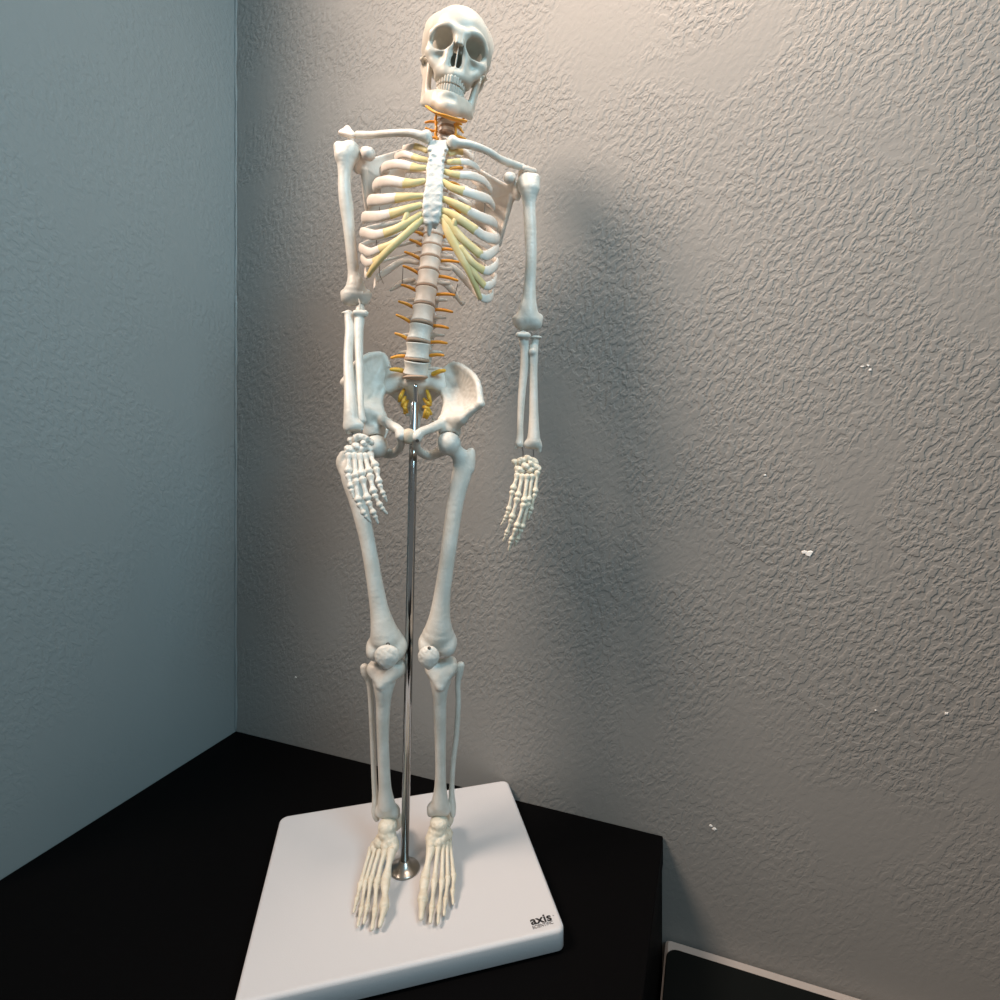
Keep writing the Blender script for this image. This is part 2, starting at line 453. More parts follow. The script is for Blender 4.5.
# ---------------------------------------------------------------- skull (modelled in life-size millimetres)
def euler(yaw, pitch, roll):
    # columns: lateral (image right), forward (towards the viewer), up
    y, p, r = map(math.radians, (yaw, pitch, roll))
    f = np.array([math.sin(y)*math.cos(p), -math.cos(y)*math.cos(p), -math.sin(p)])
    x = np.cross(np.array([0, 0, 1.]), -f); x = np.array([math.cos(y), math.sin(y), 0])
    u = np.cross(f, x)*-1; u = u/np.linalg.norm(u)
    if u[2] < 0: u = -u
    x2 = x*math.cos(r)-u*math.sin(r); u2 = u*math.cos(r)+x*math.sin(r)
    return np.column_stack([x2, f, u2])
SKR = euler(10, 11, 10); SKS = .000472; SKC = P(453.8, 70.3, .553)
def skull_part(name, s, h, m, parent, wob=None, label=None):
    V, Q = s.mesh(h, wob); V = relax(V, Q, 3)
    V = (V*SKS) @ SKR.T + SKC
    Q = Q[:, ::-1] if np.linalg.det(SKR) < 0 else Q
    return link(name, V, Q, m, parent, label=label)
def both(fn):
    for s in (-1, 1): fn(s)
S = Sdf()
S.ell((0, -16, 50), (68, 84, 64))
S.ell((0, 40, 46), (56, 50, 50), 18)
S.ell((0, -30, 30), (66, 62, 48), 20)
S.ell((0, 0, 5), (52, 50, 26), 16)
def a(s):
    S.ell((s*38, -22, 58), (36, 48, 40), 20)                 # parietal bulge
    S.chain([(s*6, 87, 30), (s*26, 88, 38), (s*44, 77, 34), (s*53, 66, 22)], [8, 7.5, 7, 6.5], 9)  # brow
    S.chain([(s*53, 66, 24), (s*55, 62, 8), (s*50, 68, -8)], [6.5, 6, 8], 8)                    # outer rim
    S.chain([(s*50, 68, -7), (s*34, 79, -7), (s*20, 84, 3)], [8, 6, 5], 7)                    # lower rim
    S.chain([(s*52, 62, -9), (s*42, 70, -24), (s*28, 75, -36)], [9, 10, 11], 9)                # cheek
    S.chain([(s*54, 56, -8), (s*63, 38, -8), (s*67, 18, -4), (s*64, -2, 2)], [6, 4.2, 4.2, 6], 5)   # zygomatic arch
    S.chain([(s*9, 88, 30), (s*11, 88, 14), (s*16, 86, -4), (s*19, 84, -24), (s*16, 84, -38)], [7, 5, 6, 8, 9], 7)  # beside nose
    S.chain([(s*4, 89, 34), (s*4, 94, 20), (s*4.2, 98, 8)], [6, 5, 4], 5)                        # nasal bones
    S.cone((s*56, -16, -6), (s*52, -8, -30), 12, 7, 10)                                          # mastoid
    S.chain([(s*27, 60, -46), (s*25, 76, -44), (s*12, 86, -45), (0, 88.5, -45)], [9.5, 9.5, 9.5, 9.5], 8)
both(a)
S.ell((0, 62, -26), (36, 28, 30), 12)
S.ell((0, 84, -38), (20, 9, 8), 6)
S.cone((0, 92, -37), (0, 94, -34), 3, 2, 4)                   # nasal spine
def a(s):
    M = np.array([[math.cos(.28*s), 0, -math.sin(.28*s)*1.], [0, 1, 0], [math.sin(.28*s), 0, math.cos(.28*s)]])
    S.ell((s*31.5, 80, 13), (20.5, 27, 18), 3, -1, np.array([[math.cos(.2), 0, s*-math.sin(.2)], [0, 1, 0], [s*math.sin(.2), 0, math.cos(.2)]]))
    S.ell((s*27, 62, 14), (13, 16, 12), 6, -1)
    S.ell((s*74, 40, 20), (18, 30, 26), 10, -1)               # temple hollow
    S.ell((s*52, 30, -26), (15.5, 26, 24), 5, -1)               # behind the cheek
    S.chain([(s*3.4, 101, 4), (s*7.0, 98, -12), (s*8.6, 98, -28)], [3.4, 6.8, 7.8], 2, -1)     # nasal aperture
    S.chain([(s*4, 88, 2), (s*6.5, 80, -12), (s*7.6, 78, -26)], [3.5, 6.5, 6.6], 2, -1)
    S.ell((s*34, 91, -20), (8, 6, 7), 9, -1)                  # canine fossa
    S.ball((s*29, 86, -13), 1.8, 1, -1)
both(a)
S.ell((0, 72, -19), (14, 26, 18), 2, -1)
S.box((0, 78, -12), (.9, 15, 19), .5, 1.5)                     # septum
S.ell((0, 10, -52), (34, 34, 36), 8, -1)
S.ell((0, 55, -62), (24, 26, 14), 5, -1)
skull = skull_part('skull', S, 1.35, SKULLM, sk, wob=(.5, .11))
# teeth
def arch(n, w, yf, yb, z, hgt, rad):
    T = Sdf()
    for i in range(n):
        u = (i-(n-1)/2)/((n-1)/2); g = u*math.radians(78)
        x = w*math.sin(g)/math.sin(math.radians(78)); y = yb+(yf-yb)*(math.cos(g)-math.cos(math.radians(78)))/(1-math.cos(math.radians(78)))
        k = 1.15 if abs(u) < .1 else 1.
        T.cone((x, y, z+hgt/2), (x*.985, y-1, z-hgt/2), rad*1.0*k, rad*.9*k, .4)
    return T
skull_part('upper_teeth', arch(14, 27, 96.5, 62, -55, 9, 3.4), .8, TOOTHM, skull)
skull_part('lower_teeth', arch(14, 25, 93, 60, -69, 9, 3.0), .8, TOOTHM, skull)
# mandible
S = Sdf()
def a(s):
    S.chain([(0, 85, -101), (s*12, 83.5, -101), (s*26, 72, -97), (s*38, 46, -90), (s*47, 16, -82)], [12, 12, 11, 9.5, 8.5], 12)
    S.chain([(0, 82.5, -82.5), (s*13, 79.5, -82.5), (s*25, 68, -81), (s*35, 50, -77)], [9.5, 9.3, 9, 8], 16)
    S.tri((s*23, 74, -96), (s*40, 45, -80), (s*24, 72, -82), 8.5, 8)
    S.tri((s*49, 10, -80), (s*43, 44, -74), (s*54, 12, -14), 4.6, 6)
    S.tri((s*43, 44, -74), (s*54, 12, -14), (s*50, 38, -12), 4.2, 5)
    S.chain([(s*49, 10, -80), (s*53, 2, -50), (s*55, 4, -8)], [6, 5, 5], 5)
    S.cone((s*56, 5, -5), (s*48, 5, -5), 5, 5, 4)
    S.chain([(s*45, 44, -70), (s*48, 42, -32), (s*49.5, 38, -8)], [6, 5, 3.6], 4)
    S.ell((s*52, 22, -6), (8, 9, 12), 4, -1)
    S.cone((s*10, 87, -107), (s*3, 89, -107), 7, 8, 12)
    S.ball((s*25, 82, -90), 1.5, 1, -1)
both(a)
S.ell((0, 48, -84), (24, 31, 42), 6, -1)
S.ell((0, 93, -106), (13, 7, 8), 8)
S.ell((0, 101, -88), (12, 4, 4), 10, -1)
skull_part('mandible', S, 1.35, SKULLM, skull, wob=(.4, .12))

# ---------------------------------------------------------------- spine
spx = [(106, 449.5), (118, 448.5), (130, 447.3), (140, 446), (160, 443), (200, 438), (236, 433.2), (259, 430.5), (289, 426.5), (307, 424), (325, 421.5), (342, 418.5), (360, 417), (376, 415.5)]
spY = [(106, .552), (120, .548), (134, .548), (160, .566), (200, .577), (240, .575), (280, .562), (320, .549), (350, .545), (376, .551)]
def ip(tab, y): return float(np.interp(y, [a for a, b in tab], [b for a, b in tab]))
lev = [('c', 107.5, 114, 8.2), ('c', 114, 121, 8.4), ('c', 121.6, 127.6, 8.5), ('c', 128, 133.6, 8.7), ('c', 134, 140, 9.2), ('c', 140.6, 146.6, 9.2)]
ty = [147, 158, 169, 180, 191, 202, 213.5, 225, 236.5, 248, 260, 273, 289.5]
for i in range(12): lev.append(('t', ty[i], ty[i+1]-1.9, 8+.28*i))
ly = [289.5, 307.5, 325.5, 343, 361, 376]
for i in range(5): lev.append(('l', ly[i], ly[i+1]-(2.2 if i < 4 else 1.5), 11.3+.45*i if i < 4 else 13.2))
vert_at = []
for n_, (ty_, y0, y1, hw) in enumerate(lev):
    ym = (y0+y1)/2; Y = ip(spY, ym); x = ip(spx, ym)
    a0 = P(ip(spx, y0), y0, ip(spY, y0)); a1 = P(ip(spx, y1), y1, ip(spY, y1)); c = (a0+a1)/2
    r = rr(hw, Y); ax = (a1-a0); hh = np.linalg.norm(ax); ax /= hh
    S = Sdf(); ringn = 14
    S.drum(c, ax, r, r*.80, hh*.49, .13)
    if ty_ == 'l':
        for s in (-1, 1):
            S.chain([c+[s*r*.5, r*1.0, 0], c+[s*r*1.2, r*1.3, .001], c+[s*r*1.75, r*1.5, .001]], [.0028, .002, .0015], .002)
            S.cone(c+[s*r*.75, r*1.5, .004], c+[s*r*.7, r*1.55, -.008], .0027, .0027, .003)
        S.chain([c+[0, r*1.2, 0], c+[0, r*2.4, -.004]], [.0035, .003], .003)
    elif ty_ == 't':
        for s in (-1, 1):
            S.chain([c+[s*r*.5, r*.9, .001], c+[s*r*1.2, r*1.6, .002], c+[s*r*1.7, r*2.0, .003]], [.0022, .002, .0025], .002)
        S.chain([c+[0, r*1.2, 0], c+[0, r*2.6, -.007]], [.0028, .0018], .003)
    else:
        for s in (-1, 1):
            S.chain([c+[s*r*.6, r*.3, 0], c+[s*r*1.25, r*.5, -.0005], c+[s*r*1.4, r*1.0, 0]], [.0016, .0018, .002], .0015)
        S.chain([c+[0, r*1.0, 0], c+[0, r*2.4, -.002]], [.0022, .0018], .002)
    bone('vertebra', S, RIBM if ty_ != 'l' or n_ < 20 else BONE, sk, .0007)
    vert_at.append((x, ym, Y, r))
    if n_ < len(lev)-1:
        d0 = a1; d1 = P(ip(spx, lev[n_+1][1]), lev[n_+1][1], ip(spY, lev[n_+1][1]))
        m_ = (d0+d1)/2
        S = Sdf().drum(m_, ax, r*.985, r*.80, .0014, -.02, .0006)
        bone('intervertebral_disc', S, DISC, sk, .00055)
m_ = P(415.3, 377.3, .547)
bone('intervertebral_disc', Sdf().ell(m_, (rr(13), rr(9), .0026), 0), DISC, sk, .0006)
# nerves
def nv(a, b, dY=.006, r=1.7, m=NERVE, n='spinal_nerve'):
    Ya = ip(spY, a[1])+.004
    p0 = P(a[0], a[1], Ya-dY); p1 = P(b[0], b[1], Ya)
    mid = (p0+p1)/2+np.array([0, -.0005, .0006])
    link(n, *tube([p0, mid, p1], [rr(r)*.75, rr(r), rr(r)*1.05], up=(0, 1, 0), seg=10), m, sk)
for q in [((410, 239.6), (425, 247)), ((405, 252), (421, 259.5)), ((403.5, 266), (418.6, 273.5)), ((402, 285), (416.5, 290.8)), ((399, 301.5), (413.5, 307.5)), ((396.7, 315), (411, 322.5)), ((395.5, 333.5), (407.5, 339)), ((391.5, 357.8), (404.5, 356)),
          ((453.3, 250), (439.5, 249.5)), ((458.5, 262), (439, 261)), ((457.5, 280.5), (438, 276)), ((454.5, 295), (436.5, 294.5)), ((452.3, 312), (435, 309.5)), ((448, 328), (433, 325.8)), ((446.7, 343.2), (431, 342.2)), ((443.5, 355.3), (430.5, 355.5)),
          ((413, 231), (425, 236)), ((452, 236), (440, 238)), ((449, 169), (462, 168)), ((449, 182), (459, 186)), ((450, 206), (460, 212)), ((418, 184), (428, 182)), ((418, 213), (427, 216))]:
    nv(*q)
nv((391, 369.5), (405, 371.5), r=2.4, m=GOLD); nv((444.5, 370.5), (433, 374), r=2.4, m=GOLD)
# cervical nerves and the orange vertebral arteries
for pts in ([(425.5, 122.5), (431, 121.5), (437, 122.5)], [(425.8, 128), (431, 130.5), (437, 131.5)], [(430, 136.5), (435, 138), (438, 138.5)], [(464, 118), (459, 124), (455, 126)],
            [(465.5, 139), (460, 137), (454, 135.5)], [(463, 132.5), (459.5, 128), (455, 126.5)], [(461.5, 124.5), (458, 123.2), (454.5, 124.5)]):
    link('cervical_nerve', *tube([P(x, y, .540) for x, y in pts], [.0010, .0012, .0012], up=(0, 1, 0)), NERVE, sk)
for pts in ([(436.5, 113), (435.5, 120), (436.3, 127), (435.5, 134), (437.5, 140)], [(457.5, 120), (456, 126), (455.8, 132), (456, 138)]):
    link('vertebral_artery', *tube([P(x, y, .540) for x, y in pts], [.0013]*len(pts), up=(0, 1, 0), jit=.2), NERVE, sk)
link('skull_base_plate', *sweep([P(427.5, 107, .520), P(435, 112.5, .512), P(446, 116.5, .508), P(457, 120, .512), P(465, 121.5, .520)], .0012, .0028, up=(0, 0, 1)), NERVE, skull, label='orange rim under the jaw')

# ---------------------------------------------------------------- sternum
S = Sdf()
st = [(438.6, 143.5, 10.2, .514), (437.8, 150, 10, .511), (437.0, 158, 7.6, .507), (435.5, 166, 8.4, .503), (434.8, 176, 8.4, .500), (434.2, 186, 8.8, .497), (433, 196, 9.6, .495), (432.4, 206, 9.8, .494), (431.8, 215, 9.0, .494), (431.4, 222, 7.8, .495)]
for i in range(len(st)-1):
    x0, y0, h0, Y0 = st[i]; x1, y1, h1, Y1 = st[i+1]
    A, B, Cc, Dd = P(x0-h0+3, y0, Y0), P(x0+h0-3, y0, Y0), P(x1-h1+3, y1, Y1), P(x1+h1-3, y1, Y1)
    S.tri(A, B, Cc, .0027, .0012); S.tri(B, Cc, Dd, .0027, .0012)
S.chain([P(429.5, 224, .495), P(429, 235, .498)], [.003, .0014], .002)
S.chain([P(434, 222, .495), P(435, 227, .497)], [.003, .0018], .002)
for i, (yy) in enumerate((150, 160, 170, 181, 194, 205, 214)):
    for s in (-1, 1): S.ball(P(np.interp(yy, [q[1] for q in st], [q[0] for q in st])+s*np.interp(yy, [q[1] for q in st], [q[2] for q in st])*.83, yy, .502), .0021, .0018)
sternum = bone('sternum', S, STERN, sk, .0006, wob=(.00018, 700.))

# ---------------------------------------------------------------- ribs
RY = {}
def T(i): return vert_at[5+i]      # T1 = index 6
def rib(side, i, cart, bonep, half, lat_y=.545, cart_w=2.6, cart_tip=None):
    """cart: px points sternum -> junction; bonep: junction -> lateral; (px,py,Y)"""
    x, y, Y, r = T(i)
    bp = [P(*q) for q in bonep]
    lx, ly_, lY = bonep[-1]
    back = [P(lx-side*1.5+0, ly_-1.5, lY+.020), P(lx-side*(14), ly_-(ly_-y)*.35-1, .597), P(x+side*26, y+(ly_-y)*.25-2, .604), P(x+side*11.5, y-1, Y+.018)]
    n = len(bp)+4; half = half*1.13
    w = [rr(half)*.92]+[rr(half)]*(len(bp)-1)+[rr(half)*.8, rr(half)*.62, rr(half)*.55, rr(half)*.5]
    v, f = sweep(bp+back, w, [rr(half)*.42]*n, n=7, seg=12, jit=.03)
    rb = link('rib', v, f, RIBM, sk)
    if cart:
        cp = [P(*q) for q in cart]+[bp[0]+(bp[1]-bp[0])*.05]
        k = len(cp); cw = [rr(cart_w)]*(k-1)+[rr(half)*.95]
        if k > 2: cw = list(np.linspace(rr(cart_w), rr(half)*.95, k))
        if k < 3: cp = [cp[0], (cp[0]+cp[1])/2, cp[1]]; cw = [cw[0], (cw[0]+cw[1])/2, cw[1]]
        v, f = sweep(cp, cw, [rr(half)*.45]*len(cp), n=7, seg=12)
        link('costal_cartilage', v, f, CART, rb, label='yellow cartilage end')
    return rb
# viewer's left side
rib(-1, 1, [(427, 151, .514), (420, 147.5, .517)], [(415, 146, .520), (409, 147, .527), (404, 149, .540)], 2.8)
rib(-1, 2, [(427, 160, .508), (419, 158.5, .508)], [(413, 156.5, .510), (403, 154, .516), (396, 157, .532)], 3.0)
rib(-1, 3, [(425.5, 168, .503), (418, 168, .502)], [(412, 167, .503), (398, 164, .508), (386, 166, .521), (381.5, 170.5, .543)], 4.0)
rib(-1, 4, [(424, 181, .499), (414, 183, .497)], [(404, 183.2, .498), (389, 181, .505), (377.5, 183, .520), (374.5, 186.5, .545)], 4.6)
rib(-1, 5, [(422.5, 196, .496), (409, 196.8, .494)], [(396, 198, .496), (382, 199.5, .505), (371, 200, .522), (369, 202, .547)], 4.7)
rib(-1, 6, [(421, 205, .495), (406, 209.5, .492)], [(391, 214, .495), (378, 216.5, .503), (365, 217, .522), (363.4, 218.5, .547)], 4.7, cart_w=3.)
rib(-1, 7, [(421, 214, .495), (409, 222, .492), (397, 228.5, .491)], [(385, 233.2, .495), (374, 235, .503), (363.5, 232.5, .520), (361.5, 233, .546)], 4.3, cart_w=2.8)
rib(-1, 8, [(403, 236, .493), (393, 243.5, .493)], [(380, 249, .498), (370, 252.5, .506), (362, 249, .522), (360.4, 247.5, .546)], 3.9, cart_w=3.)
rib(-1, 9, [(393, 246, .495), (384, 255, .497)], [(374, 261.5, .503), (367.5, 263, .510), (363, 260, .524), (362, 258, .546)], 3.4, cart_w=3.)
rib(-1, 10, [(381, 259, .500)], [(370, 273, .509), (366.5, 276, .516), (365.5, 273, .528), (366.5, 268, .548)], 2.8)
link('costal_margin', *sweep([P(422.5, 219, .495), P(412, 228.5, .492), P(398, 241, .492), (P(385, 253.5, .496)), P(374, 266.5, .504), P(368.5, 275.5, .511)], [rr(q) for q in (2.6, 3.6, 3.8, 3.8, 3.6, 2.6)], [.0022]*6), CART, sk, label='yellow cartilage margin on the left in the photo')
link('cartilage_bridge', *sweep([P(407, 209, .493), P(406.5, 216, .492), P(404, 223, .492)], [rr(2.8)]*3, [.002]*3, up=(1, 0, 0)), CART, sk)
# viewer's right side
rib(1, 1, [(448.5, 152, .514), (456, 150.5, .517)], [(462, 151.5, .521), (468, 154.5, .528), (472, 157, .540)], 3.2, cart_w=4.5)
rib(1, 2, [(447.5, 162.3, .508), (454, 161.8, .508)], [(460, 161.6, .510), (470, 163, .516), (478.6, 169, .533)], 3.0)
rib(1, 3, [(444.5, 171.5, .503), (452, 173.8, .502)], [(459, 175.2, .503), (472, 176, .508), (484, 181, .521), (490.5, 190, .543)], 3.7)
rib(1, 4, [(443, 181.5, .499), (452, 187.5, .497)], [(463, 191.3, .498), (478, 195.8, .505), (489, 200, .520), (493, 206, .545)], 4.3)
rib(1, 5, [(443, 198.5, .496), (455, 204, .494)], [(468, 211, .496), (481, 217.2, .504), (492, 221.5, .520), (495.5, 225, .546)], 4.6)
rib(1, 6, [(442.5, 210.5, .495), (451, 214, .493), (460, 219.5, .492)], [(475, 230, .496), (484, 236, .503), (494, 239, .520), (497.6, 238, .546)], 4.6, cart_w=3.)
rib(1, 7, [(443, 216.5, .495), (450, 224, .493), (462, 238.5, .493)], [(480, 254.5, .498), (487, 255.5, .505), (494.5, 251, .521), (497.2, 248, .546)], 4.2, cart_w=3.2)
rib(1, 8, [(460, 247, .493), (472, 262, .495)], [(483, 270.5, .501), (489, 270.5, .507), (495.5, 266, .523), (497, 262, .546)], 3.9, cart_w=3.)
rib(1, 9, [(468, 262, .495), (476, 275.5, .498)], [(484, 285.5, .504), (489, 285.8, .509), (494, 282, .524), (495.4, 277, .546)], 3.7, cart_w=3.)
rib(1, 10, None, [(480.5, 297, .507), (486, 299, .512), (491, 297, .524), (492, 292, .547)], 3.6)
link('costal_margin', *sweep([P(442.8, 219, .495), P(448, 232, .493), P(457, 248, .493), P(467, 266, .495), P(474.5, 283, .500), P(480, 298, .506)], [rr(q) for q in (2.6, 4., 4.3, 4.3, 3.6, 2.4)], [.0022]*6), CART, sk, label='yellow cartilage margin on the right in the photo')
link('cartilage_bridge', *sweep([P(457, 215, .493), P(455, 221, .492), P(454, 228, .493)], [rr(2.6)]*3, [.002]*3, up=(1, 0, 0)), CART, sk)
# floating ribs
for pts, ws in (([(418, 263, .583), (403, 261, .592), (388, 270, .590), (377, 279, .575), (375, 288, .567)], (1.8, 2.6, 3, 2.6, 1.2)),
                ([(414, 280, .58), (404, 282, .585), (391, 290, .582)], (1.8, 2.6, 1.3)),
                ([(442, 262, .583), (454, 268, .592), (468, 283, .588), (479, 298, .572)], (1.8, 2.6, 3, 1.6)),
                ([(440, 282, .58), (449, 287, .585), (463, 304, .580)], (1.8, 2.8, 2.))):
    link('floating_rib', *sweep([P(*q) for q in pts], [rr(w)*1.3 for w in ws], [.0018]*len(ws), n=7), RIBM, sk)
# thin tie wires between the ribs
for pts in ([(379.6, 266, .512), (379.8, 275, .535), (383.5, 283.5, .575)], [(403, 267, .583), (402.6, 276, .583), (402, 284, .583)], [(457.8, 284, .575), (456, 291, .58), (453.5, 298, .58)],
            [(380.5, 190, .516), (380, 196, .512), (381, 202, .51)], [(379.5, 207, .51), (379.5, 213, .509), (380, 220, .508)], [(376.5, 239, .507), (376.5, 245, .509), (377.2, 251, .509)],
            [(484.5, 199, .513), (485, 205, .512), (484, 214, .511)], [(485.5, 228, .510), (485, 233, .51), (484.5, 238, .51)], [(485, 258, .507), (485, 264, .508), (484.5, 269, .506)], [(478, 292, .505), (478.5, 297, .505), (478.5, 301, .507)]):
    link('tie_wire', *tube([P(*q) for q in pts], .00032, up=(0, 1, 0), seg=6, n=3), DARKM, sk)

# ---------------------------------------------------------------- shoulder girdle
S = Sdf().chain([P(426.5, 136.5, .511), P(421, 136, .511), P(410, 133.2, .513), P(390, 133.4, .523), (P(372, 135, .536)), P(358, 134.8, .547)], [.0052, .0042, .0036, .0033, .0034, .0036], .002)
S.cone(P(427, 134, .511), P(427, 139.5, .511), .0035, .0035, .002)
bone('clavicle', S, BONE, sk, .0007)
S = Sdf().chain([P(452.5, 142, .511), P(459, 143.5, .512), P(470, 145, .514), P(487, 151, .524), P(500, 159, .535), P(512, 164, .545), P(522, 167, .550)], [.0050, .0042, .0038, .0034, .0034, .0038, .0032], .002)
S.cone(P(452.5, 139, .511), P(452.8, 145.5, .511), .0033, .0033, .002)
bone('clavicle', S, BONE, sk, .0007)

def scap2(gl, sup, inf, med, acr, c0, c1, cr, side):
    S = Sdf(); g = P(*gl); s_ = P(*sup); i_ = P(*inf); m_ = P(*med)
    neck = g+np.array([-side*.006, .004, -.001])
    S.tri(neck, s_, m_, .0011, .0012); S.tri(neck, m_, i_, .0011, .0012)
    S.chain([neck+np.array([0, 0, -.004]), (neck+i_)/2+np.array([side*.001, -.002, 0]), i_], [.0034, .0024, .0022], .002)
    S.chain([neck+np.array([0, 0, .004]), s_], [.0025, .0012], .002)
    S.ell(g, (.0045, .0075, .0095), .003)
    a = [P(*q) for q in acr]
    S.chain([(m_+s_)/2+np.array([0, .002, 0]), (neck*.6+a[0]*.4)+np.array([0, .014, 0]), a[0]], [.0014, .0022, .003], .002)
    S.tri(a[0], a[1], a[2], .0028, .0022)
    S.chain([neck+np.array([0, -.001, .007]), P(*c0), P(*c1)], [.0038, .0036, cr], .0025)
    return bone('scapula', S, RIBM, sk, .0008)
scap2((357, 164, .560), (404, 150, .590), (368.5, 220, .586), (404, 196, .598), [(347.5, 129, .562), (341, 133, .552), (353.5, 135.8, .548)], (364, 151, .545), (368.5, 154, .533), .0066, -1)
scap2((517.5, 191, .560), (479, 170, .588), (499, 245, .586), (476, 205, .596), [(522, 167, .566), (534, 171, .556), (524, 168.5, .549)], (512, 177, .545), (508.8, 178, .533), .0054, 1)

# ---------------------------------------------------------------- arms
def humerus(hd, tub, shaft, cond, side):
    S = Sdf()
    S.ball(P(*hd[:3]), rr(hd[3]), .003)
    S.chain([P(*tub[0][:3]), P(*tub[1][:3])], [rr(tub[0][3]), rr(tub[1][3])], .003)
    S.chain([P(*q[:3]) for q in shaft], [rr(q[3]) for q in shaft], .004)
    (x, y, Y, hw) = cond
    c = P(x, y, Y); R = rr(hw)
    S.chain([c+[-R*.42, 0, 0], c+[-R*.02, 0, .0012], c+[R*.47, 0, -.0004]], [.0070, .0050, .0064], .007)
    S.cone(c+[-side*R*.5, .001, .002], c+[-side*R*.80, .002, .0045], .0042, .0032, .004)      # inner epicondyle
    S.cone(c+[side*R*.5, .001, .003], c+[side*R*.78, .002, .006], .0042, .0028, .004)
    S.ell(c+[0, -.0065, .0095], (.0032, .0025, .003), .002, -1)
    S.cone(P(tub[1][0]-side*3.5, tub[1][1]+2, tub[1][2]-.012), P(tub[1][0]-side*3.5, tub[1][1]+14, tub[1][2]-.009), .0012, .0009, .002, -1)
    return bone('humerus', S, BONE, sk, .0007, sm=25)
hL = humerus((350, 152, .551, 11.), [(339, 147, .548, 5.5), (341, 156, .547, 6.2)],
        [(346, 158, .549, 9.5), (345, 172, .549, 7.0), (344.5, 188, .548, 6.4), (346.5, 206, .548, 6.8), (349, 228, .548, 5.8), (352, 256, .548, 5.6), (354, 274, .549, 6.2), (355.5, 286, .549, 9.2), (355.5, 293, .550, 11.5)], (355.5, 298.5, .550, 16.5), -1)
hR = humerus((527.5, 184, .553, 11.), [(535, 179, .549, 5.4), (533.5, 188, .548, 6)],
        [(529, 190, .549, 9.2), (529.2, 204, .549, 6.5), (530, 222, .548, 6.3), (530.8, 242, .548, 6.1), (531, 262, .548, 5.7), (529.8, 284, .549, 6.0), (528.8, 300, .549, 7.6), (528, 310, .549, 9.6), (528, 318, .550, 11.5)], (528, 323, .550, 16), 1)
def holeplug(px, py, Y, r=.0012, n='screw', par=None):
    c = P(px, py, Y)
    link(n, *lathe([(r*.2, 0), (r, .0001), (r, .0008), (r*.7, .0012), (r*.35, .0007), (r*.1, .0007)], c, (0, -1, 0), 16), DARKM, sk)
holeplug(355.6, 291, .5435); holeplug(526.5, 315.7, .5435)
def long(name, pts, h=.0007, extra=None, m=BONE, k=.002):
    S = Sdf().chain([P(*q[:3]) for q in pts], [rr(q[3]) for q in pts], k)
    if extra: extra(S)
    return bone(name, S, m, sk, h)
def ex(S): S.ell(P(347.8, 313.5, .548), (rr(6.3), rr(6.3), .0022), .001)
long('radius', [(348.5, 314, .546, 4.2), (349, 322, .543, 4.3), (350, 332, .538, 4.9), (348.5, 350, .528, 4.6), (348.3, 366, .518, 4.6), (349.7, 392, .503, 5.2), (350.8, 410, .496, 6.4), (351.5, 420, .494, 7.2), (353.5, 426, .493, 7.4)],
     extra=lambda S: (ex(S), S.cone(P(349, 426.5, .493), P(359, 426, .493), .0050, .0046, .003), S.cone(P(348.5, 429, .492), P(348, 432, .492), .0035, .0022, .002), S.ell(P(355, 433.0, .487), (.006, .006, .0024), .002, -1)))
long('ulna', [(360, 312.5, .545, 4.6), (359.5, 320, .543, 5.2), (358.8, 330, .538, 4.6), (359.0, 350, .528, 4.1), (359.7, 372, .516, 3.5), (360.4, 396, .503, 3.2), (361, 414, .496, 3.5), (362, 420, .495, 4.0)],
     extra=lambda S: (S.cone(P(355.5, 313, .540), P(365, 313.5, .541), .0030, .0034, .002), S.ball(P(360.3, 308, .548), .0042, .004)))
def ex2(S): S.ell(P(536, 337.8, .551), (rr(6), rr(6), .0022), .001)
long('radius', [(535.3, 339, .551, 3.9), (534.6, 345, .551, 3.8), (533.3, 351.5, .549, 4.9), (533.4, 372, .548, 4.2), (533.6, 396, .546, 4.3), (533.8, 414, .544, 4.7), (533.8, 430, .542, 5.6), (533.5, 441, .541, 6.8)],
     extra=lambda S: (ex2(S), S.cone(P(528, 444.5, .541), P(537, 444.5, .541), .0042, .0046, .003), S.cone(P(539, 447, .541), P(539.5, 451, .541), .0028, .0018, .002), S.ball(P(532.3, 352, .545), .0035, .002)))
long('ulna', [(523.3, 335, .546, 4.6), (523.7, 342, .547, 5.0), (524.7, 350, .547, 4.1), (523.8, 372, .547, 4.1), (521.7, 396, .545, 3.7), (520.4, 420, .543, 3.2), (520.0, 436, .542, 3.4), (519.3, 444, .541, 4.2)],
     extra=lambda S: (S.cone(P(518.5, 335, .541), P(527.5, 335.5, .542), .0028, .0032, .002), S.cone(P(516.5, 446.5, .541), P(515.8, 448.5, .541), .0018, .0012, .001)))
# elbow and wrist wires
for pts in ([(357.5, 296, .543), (360, 304, .541), (359.5, 311, .5405)],): link('elbow_wire', *tube([P(*q) for q in pts], .0008, up=(0, 1, 0), seg=8), BONE, sk)
for pts in ([(522, 447, .541), (523, 452, .541), (523, 457, .541)], [(533, 448, .541), (533.5, 453, .541), (533, 458, .541)], [(350, 430, .492), (353, 434, .491), (354, 438, .490)], [(361, 424, .492), (362, 430, .491), (362, 436, .490)]):
    link('wrist_wire', *tube([P(*q) for q in pts], .0006, up=(0, 1, 0), seg=8), STEEL, sk)

